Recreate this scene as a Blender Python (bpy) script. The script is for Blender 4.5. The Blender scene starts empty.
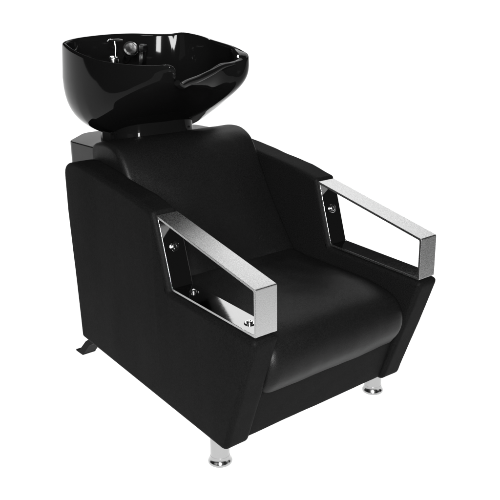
import bpy, bmesh, math, random
from mathutils import Vector, Matrix, noise
sc = bpy.context.scene
col = sc.collection
random.seed(3)
W, T = .6225, .075            # chair width, side panel thickness
ROOT = Vector((W/2, -.40, 0))

# ------------------------------------------------------------ materials
def mat(name):
    m = bpy.data.materials.new(name); m.use_nodes = True
    nt = m.node_tree; b = nt.nodes['Principled BSDF']
    return m, nt, b
def node(nt, t, **kw):
    n = nt.nodes.new(t)
    for k, v in kw.items():
        if k in n.inputs: n.inputs[k].default_value = v
        else: setattr(n, k, v)
    return n
def leather(name, base, rough, spec):
    m, nt, b = mat(name)
    b.inputs['Specular IOR Level'].default_value = spec
    tc = node(nt, 'ShaderNodeTexCoord')
    v = node(nt, 'ShaderNodeTexVoronoi', Scale=330.0, feature='DISTANCE_TO_EDGE')
    n1 = node(nt, 'ShaderNodeTexNoise', Scale=38.0, Detail=6.0)
    n2 = node(nt, 'ShaderNodeTexNoise', Scale=7.0, Detail=3.0)
    for n in (v, n1, n2): nt.links.new(tc.outputs['Object'], n.inputs['Vector'])
    b1 = node(nt, 'ShaderNodeBump', Strength=.5, Distance=.0008)
    b2 = node(nt, 'ShaderNodeBump', Strength=.3, Distance=.0015)
    nt.links.new(v.outputs['Distance'], b1.inputs['Height'])
    nt.links.new(n1.outputs['Fac'], b2.inputs['Height'])
    nt.links.new(b1.outputs['Normal'], b2.inputs['Normal'])
    nt.links.new(b2.outputs['Normal'], b.inputs['Normal'])
    r = node(nt, 'ShaderNodeMapRange'); r.inputs['To Min'].default_value = rough-.05; r.inputs['To Max'].default_value = rough+.07
    nt.links.new(n2.outputs['Fac'], r.inputs['Value']); nt.links.new(r.outputs['Result'], b.inputs['Roughness'])
    cr = node(nt, 'ShaderNodeMixRGB'); cr.inputs[1].default_value = (base*.6, base*.6, base*.6, 1); cr.inputs[2].default_value = (base*1.4, base*1.4, base*1.4, 1)
    n3 = node(nt, 'ShaderNodeTexNoise', Scale=330.0, Detail=2.0, Roughness=.6); nt.links.new(tc.outputs['Object'], n3.inputs['Vector'])
    r3 = node(nt, 'ShaderNodeMapRange'); r3.inputs['From Min'].default_value = .3; r3.inputs['From Max'].default_value = .7; nt.links.new(n3.outputs['Fac'], r3.inputs['Value'])
    nt.links.new(r3.outputs['Result'], cr.inputs[0]); nt.links.new(cr.outputs[0], b.inputs['Base Color'])
    return m
LEATHER = leather('grained_black_leather', .0030, .50, .02)
SMOOTH = leather('smooth_black_leather', .0028, .40, .10)
#PIPING = leather('black_piping', .012, .42, .3)

m, nt, b = mat('black_ceramic'); CERAMIC = m
b.inputs['Base Color'].default_value = (.0025, .0025, .0025, 1)
b.inputs['Roughness'].default_value = .06
b.inputs['Specular IOR Level'].default_value = .05
n1 = node(nt, 'ShaderNodeTexNoise', Scale=5.0, Detail=2.0); tc = node(nt, 'ShaderNodeTexCoord')
bp = node(nt, 'ShaderNodeBump', Strength=.15, Distance=.002)
nt.links.new(tc.outputs['Object'], n1.inputs['Vector']); nt.links.new(n1.outputs['Fac'], bp.inputs['Height']); nt.links.new(bp.outputs['Normal'], b.inputs['Normal'])

m, nt, b = mat('black_lacquer'); LACQUER = m
b.inputs['Base Color'].default_value = (.006, .006, .006, 1)
b.inputs['Specular IOR Level'].default_value = .15
n1 = node(nt, 'ShaderNodeTexNoise', Scale=350.0, Detail=2.0); tc = node(nt, 'ShaderNodeTexCoord')
bp = node(nt, 'ShaderNodeBump', Strength=.2, Distance=.0005)
nt.links.new(tc.outputs['Object'], n1.inputs['Vector']); nt.links.new(n1.outputs['Fac'], bp.inputs['Height']); nt.links.new(bp.outputs['Normal'], b.inputs['Normal'])
b.inputs['Roughness'].default_value = .17

m, nt, b = mat('black_steel'); STEEL = m
b.inputs['Base Color'].default_value = (.002, .002, .002, 1); b.inputs['Specular IOR Level'].default_value = .02; b.inputs['Roughness'].default_value = .4
n1 = node(nt, 'ShaderNodeTexNoise', Scale=200.0, Detail=3.0)
bp = node(nt, 'ShaderNodeBump', Strength=.3, Distance=.0005)
nt.links.new(n1.outputs['Fac'], bp.inputs['Height']); nt.links.new(bp.outputs['Normal'], b.inputs['Normal'])

def chrome(name, colr, rough, bump, scale):
    m, nt, b = mat(name)
    b.inputs['Base Color'].default_value = (colr, colr, colr, 1); b.inputs['Metallic'].default_value = 1
    tc = node(nt, 'ShaderNodeTexCoord')
    n1 = node(nt, 'ShaderNodeTexNoise', Scale=scale, Detail=5.0, Roughness=.7)
    nt.links.new(tc.outputs['Object'], n1.inputs['Vector'])
    r = node(nt, 'ShaderNodeMapRange'); r.inputs['From Min'].default_value = .3; r.inputs['From Max'].default_value = .7
    r.inputs['To Min'].default_value = rough*.6; r.inputs['To Max'].default_value = rough*1.5
    nt.links.new(n1.outputs['Fac'], r.inputs['Value']); nt.links.new(r.outputs['Result'], b.inputs['Roughness'])
    bp = node(nt, 'ShaderNodeBump', Strength=bump, Distance=.0006)
    nt.links.new(n1.outputs['Fac'], bp.inputs['Height']); nt.links.new(bp.outputs['Normal'], b.inputs['Normal'])
    return m
CHROME = chrome('satin_chrome', .46, .27, .36, 420.0)
BRIGHT = chrome('polished_chrome', .55, .08, .05, 60.0)
INNER = chrome('mirror_chrome_shaded', .32, .05, .02, 150.0)  # darker colour stands in for dark reflections on the armrest's inner faces
TAPCHROME = chrome('tap_chrome', .5, .17, .05, 60.0)
LEGCHROME = chrome('leg_chrome', .40, .15, .16, 160.0)

# ------------------------------------------------------------ helpers
root = bpy.data.objects.new('shampoo_chair', None); col.objects.link(root)
root.location = ROOT; root.empty_display_size = .2
root['label'] = 'black leather salon wash chair with chrome armrests and glossy black basin'
root['category'] = 'shampoo chair'

def link(name, bm, material, parent, smooth=True, angle=40, bevel=0, label=None):
    me = bpy.data.meshes.new(name)
    bmesh.ops.recalc_face_normals(bm, faces=bm.faces)
    off = ROOT.copy()
    for v in bm.verts: v.co -= off
    bm.to_mesh(me); bm.free()
    me.materials.append(material)
    o = bpy.data.objects.new(name, me); col.objects.link(o); o.parent = parent
    if smooth:
        for p in me.polygons: p.use_smooth = True
        me.set_sharp_from_angle(angle=math.radians(angle))
    if bevel:
        md = o.modifiers.new('bevel', 'BEVEL'); md.width = bevel; md.segments = 3; md.limit_method = 'ANGLE'; md.angle_limit = math.radians(30)
        wn = o.modifiers.new('weighted', 'WEIGHTED_NORMAL'); wn.keep_sharp = True; wn.weight = 100
    if label: o['label'] = label
    return o

def catmull(pts, n, closed=True):
    """resample a polyline with a Catmull-Rom spline, n points in all, by arc length"""
    P = [Vector(p) for p in pts]; N = len(P); dense = []
    segs = N if closed else N-1
    for i in range(segs):
        if closed: a, b, c, d = P[(i-1) % N], P[i], P[(i+1) % N], P[(i+2) % N]
        else: a, b, c, d = P[max(i-1, 0)], P[i], P[i+1], P[min(i+2, N-1)]
        for k in range(16):
            t = k/16
            dense.append(.5*((2*b)+(c-a)*t+(2*a-5*b+4*c-d)*t*t+(3*b-a-3*c+d)*t**3))
    dense.append(P[0].copy() if closed else P[-1].copy())
    L = [0]
    for i in range(1, len(dense)): L.append(L[-1]+(dense[i]-dense[i-1]).length)
    out = []; j = 0
    m = n if closed else n-1
    for i in range(n):
        s = L[-1]*i/m
        while j < len(L)-2 and L[j+1] < s: j += 1
        f = (s-L[j])/max(L[j+1]-L[j], 1e-9)
        out.append(dense[j].lerp(dense[j+1], min(max(f, 0), 1)))
    return out

def rounded(poly, radii, seg=6):
    """round the corners of a 2D polygon"""
    out = []; N = len(poly)
    for i, p in enumerate(poly):
        p = Vector(p); a = Vector(poly[i-1]); c = Vector(poly[(i+1) % N]); r = radii[i] if isinstance(radii, (list, tuple)) else radii
        if r <= 0: out.append(p); continue
        da, dc = (a-p).normalized(), (c-p).normalized()
        l = min(r, (a-p).length*.45, (c-p).length*.45)
        s, e = p+da*l, p+dc*l
        for k in range(seg+1):
            t = k/seg
            out.append((1-t)**2*s+2*t*(1-t)*p+t*t*e)
    return out
def resample_lin(pts, step):
    out = []; N = len(pts)
    for i in range(N):
        a, b = pts[i], pts[(i+1) % N]; n = max(1, int((b-a).length/step))
        for k in range(n): out.append(a.lerp(b, k/n))
    return out

def padded(name, prof, x0, x1, r, material, parent, crown=0, nx=24, wob=0.0, crown_fn=None, seed=0, label=None, wscale=9, step=.012, flat=0):
    """upholstered block: profile (y, z) extruded along x with ends rounded by r, optional crown"""
    pr = resample_lin([Vector(p) for p in prof], step)
    N = len(pr)
    area = sum(pr[i].x*pr[(i+1) % N].y-pr[(i+1) % N].x*pr[i].y for i in range(N))
    sg = 1 if area > 0 else -1
    nrm = []
    for i in range(N):
        d = pr[(i+1) % N]-pr[i-1]; nrm.append(Vector((d.y, -d.x)).normalized()*sg)     # outward
    h = (x1-x0)/2; xm = (x0+x1)/2
    us = []
    for k in range(7): us.append(-h+r*(1-math.cos(math.pi/2*k/6)))
    inner = [-h+r+(2*h-2*r)*k/nx for k in range(1, nx)]
    us = us+inner+[-u for u in reversed(us)]
    bm = bmesh.new(); rings = []
    for u in us:
        e = h-abs(u)
        ins = 0 if e >= r else r-math.sqrt(max(r*r-(r-e)**2, 0))
        s = u/h
        ring = []
        for i in range(N):
            c = (1-abs(s)**2.5)*crown
            if crown_fn: c *= crown_fn(pr[i].x, pr[i].y)
            p2 = pr[i]+nrm[i]*(c-ins)
            P = Vector((xm+u, p2.x, p2.y))
            if wob and ins < r*.9:
                nn = noise.noise(P*wscale+Vector((seed*7.1, 0, 0)))*.65+noise.noise(P*wscale*3+Vector((seed, 5, 0)))*.35
                P += Vector((0, nrm[i].x, nrm[i].y))*nn*wob
                P.x += (nn*wob*.8) if not flat else 0
            ring.append(bm.verts.new(P))
        rings.append(ring)
    for a, b in zip(rings, rings[1:]):
        for i in range(N): bm.faces.new((a[i], a[(i+1) % N], b[(i+1) % N], b[i]))
    for ring in (rings[0], rings[-1]):
        f = bm.faces.new(ring); bmesh.ops.triangulate(bm, faces=[f])
    return link(name, bm, material, parent, angle=65, label=label)

def tube_bm(pts, rad, seg=10, closed=False, bm=None):
    bm = bm or bmesh.new(); rings = []; N = len(pts)
    up = Vector((.31, .2, .93)).normalized()
    for i, p in enumerate(pts):
        p = Vector(p)
        if closed: d = Vector(pts[(i+1) % N])-Vector(pts[i-1])
        else: d = Vector(pts[min(i+1, N-1)])-Vector(pts[max(i-1, 0)])
        d.normalize(); a = d.cross(up)
        if a.length < .1: a = d.cross(Vector((1, 0, 0)))
        a.normalize(); b = d.cross(a)
        r = rad[i] if isinstance(rad, (list, tuple)) else rad
        rings.append([bm.verts.new(p+(a*math.cos(t)+b*math.sin(t))*r) for t in [2*math.pi*k/seg for k in range(seg)]])
    rr = rings+[rings[0]] if closed else rings
    for a, b in zip(rr, rr[1:]):
        for k in range(seg): bm.faces.new((a[k], a[(k+1) % seg], b[(k+1) % seg], b[k]))
    if not closed: bm.faces.new(rings[0]); bm.faces.new(rings[-1])
    return bm

def lathe_bm(prof, origin, axis=(0, 0, 1), seg=40, bm=None):
    bm = bm or bmesh.new(); q = Vector((0, 0, 1)).rotation_difference(Vector(axis)); o = Vector(origin); rings = []
    for r, z in prof:
        rings.append([bm.verts.new(o+q@Vector((max(r, 1e-5)*math.cos(2*math.pi*k/seg), max(r, 1e-5)*math.sin(2*math.pi*k/seg), z))) for k in range(seg)])
    for a, b in zip(rings, rings[1:]):
        for k in range(seg): bm.faces.new((a[k], a[(k+1) % seg], b[(k+1) % seg], b[k]))
    bm.faces.new(rings[0]); bm.faces.new(rings[-1])
    return bm

# ------------------------------------------------------------ side panels
ARM = dict(tb=(-.489, .594), tf=(-.8615, .507), bf=(-.8615, .3965), bb=(-.541, .415))
side = [(-.050, .128), (-.038, .340), (-.025, .52), (-.026, .652), (-.095, .668), (-.19, .655), (-.30, .638), (-.40, .622), (-.485, .601),
        (-.4885, .588), (-.5405, .4135), (-.552, .411), (-.872, .3925), (-.7535, .071)]
rad = [.012, 0, 0, .032, .03, 0, 0, 0, .014, .003, .006, 0, .020, .016]
sp = rounded(side, rad)
def panel(x0, x1, seed):
    return padded('side_panel', sp, x0, x1, .013, LEATHER, root, nx=8, wob=.0020, seed=seed, wscale=7)
panel(0, T, 1); panel(W-T, W, 4)

# ------------------------------------------------------------ armrests
def armrest(x0, x1, rail_bolts=True):
    th = .006
    q = [Vector(ARM[k]) for k in ('tb', 'tf', 'bf', 'bb')]
    def inset(poly, d):
        out = []; N = len(poly); c = sum(poly, Vector((0, 0)))/N
        ed = []
        for i in range(N):
            a, b = poly[i], poly[(i+1) % N]; n = Vector((-(b-a).y, (b-a).x)).normalized()
            if n.dot(c-a) < 0: n = -n
            ed.append((a+n*d, (b-a)))
        for i in range(N):
            (p, r), (s, t) = ed[i-1], ed[i]
            k = ((s-p).x*t.y-(s-p).y*t.x)/(r.x*t.y-r.y*t.x); out.append(p+r*k)
        return out
    o = rounded(q, .004, 3); i_ = rounded(inset(q, th), .004, 3)
    bm = bmesh.new(); N = len(o)
    vo = [[bm.verts.new((x, p.x, p.y)) for p in o] for x in (x0, x1)]
    vi = [[bm.verts.new((x, p.x, p.y)) for p in i_] for x in (x0, x1)]
    inner = set(vi[0]+vi[1])
    for k in range(N):
        j = (k+1) % N
        bm.faces.new((vo[0][k], vo[0][j], vo[1][j], vo[1][k])); bm.faces.new((vi[0][k], vi[0][j], vi[1][j], vi[1][k]))
        for s in (0, 1): bm.faces.new((vo[s][k], vo[s][j], vi[s][j], vi[s][k]))
    bm.faces.ensure_lookup_table()
    for f_ in bm.faces:
        if all(v in inner for v in f_.verts): f_.material_index = 1
    a = link('armrest', bm, CHROME, root, angle=20, bevel=.0009)
    a.data.materials.append(INNER)
    xm = (x0+x1)/2
    bf, bb, tb = q[2], q[3], q[0]
    def bolt(p2, n2):
        n = Vector((0, n2.x, n2.y)); p = Vector((xm, p2.x, p2.y))+n*(th+.0003)
        bm = lathe_bm([(.0125, 0), (.0125, .0016), (.0115, .0022)], p, n, 28)
        lathe_bm([(.0074, .0023), (.0074, .0045), (.0062, .0055), (.0042, .0056), (.0036, .0038)], p, n, 24, bm)
        link('bolt', bm, BRIGHT, a, angle=30)
    d = (bf-bb); n = Vector((-d.y, d.x)).normalized(); n = n if n.y > 0 else -n
    if rail_bolts: bolt(bb+d*.16, n); bolt(bb+d*.82, n)
    d = (bb-tb); n = Vector((-d.y, d.x)).normalized(); n = n if n.x < 0 else -n
    bolt(tb+d*.45, n)
    return a
armrest(.011, .071); armrest(W-.071, W-.011, False)

# ------------------------------------------------------------ seat, front, back
X0, X1 = T+.0015, W-T-.0015
cush = catmull([(-.40, .23), (-.60, .212), (-.772, .206), (-.812, .228), (-.832, .268), (-.826, .312), (-.793, .345), (-.72, .361), (-.60, .368), (-.48, .372), (-.38, .378), (-.345, .34), (-.35, .26)], 90)
cf = lambda y, z: 1.0 if z > .30 else .35
seat = padded('seat_cushion', cush, X0, X1, .028, SMOOTH, root, crown=.011, nx=34, wob=.0030, crown_fn=lambda y, z: min(1, max(.25, (z-.2)/.12)), seed=7, wscale=8)
front = rounded([(-.746, .079), (-.790, .212), (-.60, .212), (-.60, .079)], [.008, .006, .004, .004])
padded('front_panel', front, X0, X1, .004, LEATHER, root, nx=24, wob=.0014, seed=9, wscale=8)
bprof = catmull([(-.065, .30), (-.055, .50), (-.050, .64), (-.055, .697), (-.10, .714), (-.155, .715), (-.200, .697), (-.232, .655), (-.258, .60), (-.292, .54), (-.338, .47), (-.385, .405), (-.405, .372), (-.38, .33), (-.2, .30)], 110)
back = padded('backrest', bprof, X0+.001, X1-.001, .014, SMOOTH, root, crown=.023, nx=34, wob=.003, crown_fn=lambda y, z: min(1, max(0, (.70-z)/.10)) if y < -.12 else 0, seed=12, wscale=7)
padded('rear_panel', rounded([(-.078, .129), (-.058, .129), (-.030, .625), (-.048, .625)], .003), X0, X1, .003, LEATHER, root, nx=12, wob=.0008, seed=3)
bp_ = [(-.085, .135), (-.085, .20), (-.598, .205), (-.598, .094)]
bm = bmesh.new(); a = [bm.verts.new((X0+.002, y, z)) for y, z in bp_]; c = [bm.verts.new((X1-.002, y, z)) for y, z in bp_]
for i in range(4): bm.faces.new((a[i], a[(i+1) % 4], c[(i+1) % 4], c[i]))
bm.faces.new(a); bm.faces.new(c)
link('seat_base', bm, STEEL, root, smooth=False)

# ------------------------------------------------------------ platform carrying the bowl
out = rounded([(.079, -.075), (.079, .085), (.185, .195), (W-.185, .195), (W-.079, .085), (W-.079, -.075)], [.004, .02, .03, .03, .02, .004], 8)
bm = bmesh.new(); lo = [bm.verts.new((p.x, p.y, .628)) for p in out]; hi = [bm.verts.new((p.x, p.y, .694)) for p in out]
for i in range(len(out)): j = (i+1) % len(out); bm.faces.new((lo[i], lo[j], hi[j], hi[i]))
bm.faces.new(lo); bm.faces.new(hi)
plat = link('bowl_platform', bm, LACQUER, root, angle=35, bevel=.004)

# ------------------------------------------------------------ bowl
rim_pts = [(.170, -.362, .920), (.152, -.358, .931), (.130, -.315, .928), (.102, -.215, .929), (.086, -.105, .936), (.086, .02, .953),
           (.105, .12, .968), (.135, .185, .974), (.185, .215, .981), (.245, .222, .986), (.315, .218, .9895), (.385, .20, .990), (.45, .170, .9865), (.492, .142, .986),
           (.528, .118, .990), (.550, .060, .982), (.558, -.010, .968), (.540, -.130, .955), (.520, -.200, .947), (.500, -.250, .938),
           (.470, -.272, .924), (.430, -.272, .919), (.385, -.276, .917), (.332, -.292, .904), (.272, -.312, .892), (.222, -.332, .886), (.188, -.350, .882), (.170, -.361, .890)]
M = 220
rim = catmull(rim_pts, M)
soft = [sum((rim[(i+j) % M]*math.exp(-(j/11)**2) for j in range(-26, 27)), Vector((0, 0, 0)))/sum(math.exp(-(j/11)**2) for j in range(-26, 27)) for i in range(M)]
cen = Vector((.315, -.045, 0))
def zbot(y): return max(.6965, .702-.2*y)+max(0, -y-.03)*.27
tipc = Vector((.49, -.24))
FRONT = Vector((-.15, -.99))
bm = bmesh.new(); rings = []
def ring(fn):
    rings.append([bm.verts.new(fn(p)) for p in rim])
def pos(p, k, phi, base, off=0, dz=0):
    i = rim.index(p)
    d = Vector((p.x-cen.x, p.y-cen.y)); t = (d.normalized().dot(FRONT)+1)/2
    w = math.sin(phi)**(2/(5.6-2.3*t)) if phi > 0 else 0
    if dz or off == 0: pass
    g = min(1, max(0, w-.03)*3); g = g*g*(3-2*g)*min(1, math.exp(-((p.x-.16)**2+(p.y+.36)**2)/.09**2)+math.exp(-((p.x-.52)**2+(p.y-.11)**2)/.10**2)); p = p.lerp(soft[i], g)
    d = Vector((p.x-cen.x, p.y-cen.y)); L = d.length
    k = k**(.62+.12*t)
    q = d*((1+.035*math.sin(math.pi*min(1, w*1.1))*(1-t))*k-off*k/L)
    return pos2(p, q, w, base, dz)
def pos2(p, q, w, base, dz):
    x, y = cen.x+q.x, cen.y+q.y
    return Vector((x, y, (p.z+dz)*(1-w)+(zbot(y)+base)*w))
for phi in [math.radians(90-90*i_/22) for i_ in range(0, 22)]:
    ring(lambda p: pos(p, max(math.cos(phi), 1e-4), phi, 0))
def rw(p):   # rim width, broader on the ear beside the neck rest
    d = (Vector((p.x, p.y))-tipc).length
    return .014+.030*math.exp(-(d/.08)**2)
for f, dz in ((0, -.007), (.05, -.003), (.22, -.0005), (.5, 0), (.78, -.0008), (.95, -.004), (1.0, -.008)):
    ring(lambda p: pos(p, 1, 0, 0, rw(p)*f, dz))
for phi in [math.radians(90*i_/22) for i_ in range(1, 23)]:
    ring(lambda p: pos(p, max(math.cos(phi), 1e-4), phi, .028, rw(p), -.008))
for a, b_ in zip(rings, rings[1:]):
    for i in range(M): bm.faces.new((a[i], a[(i+1) % M], b_[(i+1) % M], b_[i]))
bm.faces.new(rings[0]); bm.faces.new(rings[-1])
bowl = link('bowl', bm, CERAMIC, root, angle=80)
lp = catmull([(.171, -.366, .886), (.188, -.356, .877), (.222, -.338, .881), (.272, -.318, .887), (.332, -.298, .899), (.385, -.282, .911), (.430, -.276, .915)], 60, closed=False)
bm = tube_bm(lp, [.0095*math.sin(math.pi*min(1, .12+.88*(i_/59))**.75)**.35 if i_ < 59 else .003 for i_ in range(60)], 16)
link('neck_rest', bm, CERAMIC, bowl, angle=70)
# neck under the bowl
bm = bmesh.new(); rings = []
for k, z in ((1.0, .6945), (1.0, .70), (.97, .71), (.955, .725), (.95, .762)):
    rings.append([bm.verts.new((.298+.135*k*math.copysign(abs(math.cos(t))**.7, math.cos(t)), -.005+.12*k*math.copysign(abs(math.sin(t))**.7, math.sin(t)), z)) for t in [2*math.pi*i/64 for i in range(64)]])
for a, b_ in zip(rings, rings[1:]):
    for i in range(64): bm.faces.new((a[i], a[(i+1) % 64], b_[(i+1) % 64], b_[i]))
bm.faces.new(rings[0]); bm.faces.new(rings[-1])
link('bowl_neck', bm, CERAMIC, root, angle=50)
# tap, lever and spray head inside the back of the bowl
tx, ty = .272, .135
bm = lathe_bm([(.021, -.03), (.021, .006), (.017, .010), (.016, .028), (.012, .034), (.004, .036)], (tx, ty, .893), (0, -.25, 1), 28)
tap = link('mixer_tap', bm, TAPCHROME, bowl, angle=35)
bm = tube_bm([(tx+.004, ty-.01, .922), (tx+.006, ty-.012, .952), (tx+.006, ty-.010, .972)], [.0035, .003, .003], 12)
tube_bm([(tx-.022, ty-.012, .970), (tx-.015, ty-.011, .974), (tx+.02, ty-.008, .974), (tx+.034, ty-.008, .973)], [.003, .0042, .0042, .003], 12, bm=bm)
link('lever', bm, TAPCHROME, bowl, angle=50)
bm = lathe_bm([(.011, -.07), (.012, -.03), (.015, 0), (.021, .010), (.0235, .020), (.0225, .028), (.018, .031), (.017, .027), (.002, .026)], (.330, .130, .938), (-.25, -.75, .35), 32)
link('spray_head', bm, TAPCHROME, bowl, angle=35)
bm = lathe_bm([(.012, -.03), (.012, .018), (.0145, .020), (.0145, .036), (.012, .038)], (.378, .132, .920), (0, -.2, .9), 6)
link('hose_socket', bm, TAPCHROME, bowl, angle=35)
bm = lathe_bm([(.030, 0), (.030, .003), (.024, .005), (.010, .002)], (cen.x, cen.y, zbot(cen.y)+.0285), (0, 0, 1), 28)
link('drain', bm, BRIGHT, bowl, angle=35)
# tilt bracket between the platform and the bowl
bm = tube_bm([(.150, -.02, .705), (.190, -.02, .705)], .012, 16)
for x in (.150, .172):
    bmesh.ops.create_cube(bm, size=1, matrix=Matrix.Translation((x, -.02, .708)) @ Matrix.Diagonal((.005, .045, .034, 1)))
link('tilt_bracket', bm, STEEL, root, angle=35)

# ------------------------------------------------------------ legs
for x in (.034, W-.034):
    y = -.689
    bm = lathe_bm([(.0238, .0785), (.0238, .026), (.0243, .018)], (x, y, 0), seg=48)
    leg = link('leg', bm, LEGCHROME, root, angle=35)
    bm = lathe_bm([(.028, .0008), (.0298, .003), (.0302, .006), (.0290, .0095), (.0268, .0125), (.0252, .0170), (.0242, .0230)], (x, y, 0), seg=48)
    link('foot_ring', bm, LEGCHROME, leg, angle=35)
for x in (.082, W-.082):
    bm = bmesh.new()
    def slab(pts, w0, w1):
        pass
    prof = [(-.125, .140), (-.075, .140), (.052, .060), (.100, .014), (.106, .0075), (.127, .007), (.127, .0005), (.079, .0005), (.074, .008), (.030, .052), (-.090, .118)]
    prof = rounded(prof, .004, 3)
    a = [bm.verts.new((x-.022, p.x, p.y)) for p in prof]; c = [bm.verts.new((x+.022, p.x, p.y)) for p in prof]
    for i in range(len(prof)): j = (i+1) % len(prof); bm.faces.new((a[i], a[j], c[j], c[i]))
    bm.faces.new(a); bm.faces.new(c)
    link('rear_foot', bm, STEEL, root, angle=35, bevel=.0015)

# ------------------------------------------------------------ white floor, made translucent so a lamp added below keeps it shadowless
m = bpy.data.materials.new('white_translucent'); m.use_nodes = True; nt = m.node_tree
nt.nodes.remove(nt.nodes['Principled BSDF']); outn = nt.nodes['Material Output']
tr = node(nt, 'ShaderNodeBsdfTranslucent', Color=(.9, .9, .9, 1)); df = node(nt, 'ShaderNodeBsdfDiffuse', Color=(.85, .85, .85, 1)); mx = node(nt, 'ShaderNodeMixShader', Fac=.12)
nt.links.new(tr.outputs[0], mx.inputs[1]); nt.links.new(df.outputs[0], mx.inputs[2]); nt.links.new(mx.outputs[0], outn.inputs['Surface'])
bm = bmesh.new(); rings = []
def floor_pt(k, f):
    a = 2*math.pi*k/96; dv = math.cos(a)*.63+math.sin(a)*.777      # 1 = straight away from the viewer
    back = min(1, max(0, (dv+.05)/.55)); back = back*back*(3-2*back)
    R_ = 1.3*(42/1.3)**back  # cut short on the viewer's side to keep reflections off the chair
    r = R_*f
    return (.3+r*math.cos(a), -.4+r*math.sin(a), max(0, r-12)**2*.0085)
cv = bm.verts.new((.3, -.4, 0))
for f in [x_/30 for x_ in range(1, 31)]: rings.append([bm.verts.new(floor_pt(k, f)) for k in range(96)])
for a, b_ in zip(rings, rings[1:]):
    for k in range(96): bm.faces.new((a[k], b_[k], b_[(k+1) % 96], a[(k+1) % 96]))
for k in range(96): bm.faces.new((cv, rings[0][k], rings[0][(k+1) % 96]))
me = bpy.data.meshes.new('floor'); bm.to_mesh(me); bm.free(); me.materials.append(m)
for p in me.polygons: p.use_smooth = True
fl = bpy.data.objects.new('floor', me); col.objects.link(fl); fl['kind'] = 'structure'

# ------------------------------------------------------------ lights
def sun_up():
    l = bpy.data.lights.new('underfloor_fill', 'SUN'); l.energy = 4.6; l.angle = math.radians(5)  # added unseen sun under the floor, keeps the background white without shadows
    o = bpy.data.objects.new('underfloor_fill', l); col.objects.link(o); o.rotation_euler = (math.pi, 0, 0); o.location = (0, 0, -2)
sun_up()
def area(name, loc, tgt, sx, sy, power, spread=None):
    l = bpy.data.lights.new(name, 'AREA'); l.shape = 'RECTANGLE'; l.size = sx; l.size_y = sy; l.energy = power
    o = bpy.data.objects.new(name, l); col.objects.link(o); o.location = loc
    o.rotation_euler = (Vector(tgt)-Vector(loc)).to_track_quat('-Z', 'Y').to_euler()
    if spread: l.spread = math.radians(spread)
    return o
T0 = (.3, -.4, .4)
area('softbox_back', (3.0, 1.5, 3.0), T0, 2.8, 2.0, 35)
area('softbox_left', (-3.0, -1.2, 1.8), T0, 1.8, 1.8, 8)
area('strip_light', (-1.20, -2.38, 1.35), (.42, .15, .93), .36, 1.2, 240)
area('spot_front', (-.5, -2.6, 2.6), T0, .34, .12, 34)
area('spot_back', (1.2, 2.0, 3.2), T0, .40, .12, 30)
area('low_fill', (1.15, -2.28, .02), (.1, -.7, .4), 1.0, .8, 2.4)  # added unseen fill for the armrest fronts and legs to reflect
area('softbox_top', (.3, -.2, 3.2), T0, .5, .9, 10)

w = bpy.data.worlds.new('World'); sc.world = w; w.use_nodes = True
w.node_tree.nodes['Background'].inputs['Color'].default_value = (1, 1, 1, 1)
w.node_tree.nodes['Background'].inputs['Strength'].default_value = .02

# ------------------------------------------------------------ camera
cam = bpy.data.cameras.new('camera'); co = bpy.data.objects.new('camera', cam); col.objects.link(co); sc.camera = co
az, el, ro = math.radians(39.0394), math.radians(17.8632), math.radians(-.8512)
d = Vector((math.sin(az)*math.cos(el), math.cos(az)*math.cos(el), -math.sin(el)))
r = Vector((math.cos(az), -math.sin(az), 0)); u = r.cross(d)
r2 = r*math.cos(ro)+u*math.sin(ro); u2 = -r*math.sin(ro)+u*math.cos(ro)
mw = Matrix((( r2.x, u2.x, -d.x, -.9289), (r2.y, u2.y, -d.y, -2.0051), (r2.z, u2.z, -d.z, 1.0724), (0, 0, 0, 1)))
co.matrix_world = mw
cam.sensor_width = 36; cam.lens = 761.627/500*36; cam.clip_end = 500; cam.clip_start = .05
sc.view_settings.view_transform = 'Standard'; sc.view_settings.look = 'None'; sc.view_settings.exposure = 0; sc.view_settings.gamma = 1
sc.render.engine = 'CYCLES'; sc.cycles.use_denoising = True; sc.cycles.max_bounces = 8
sc.render.film_transparent = False
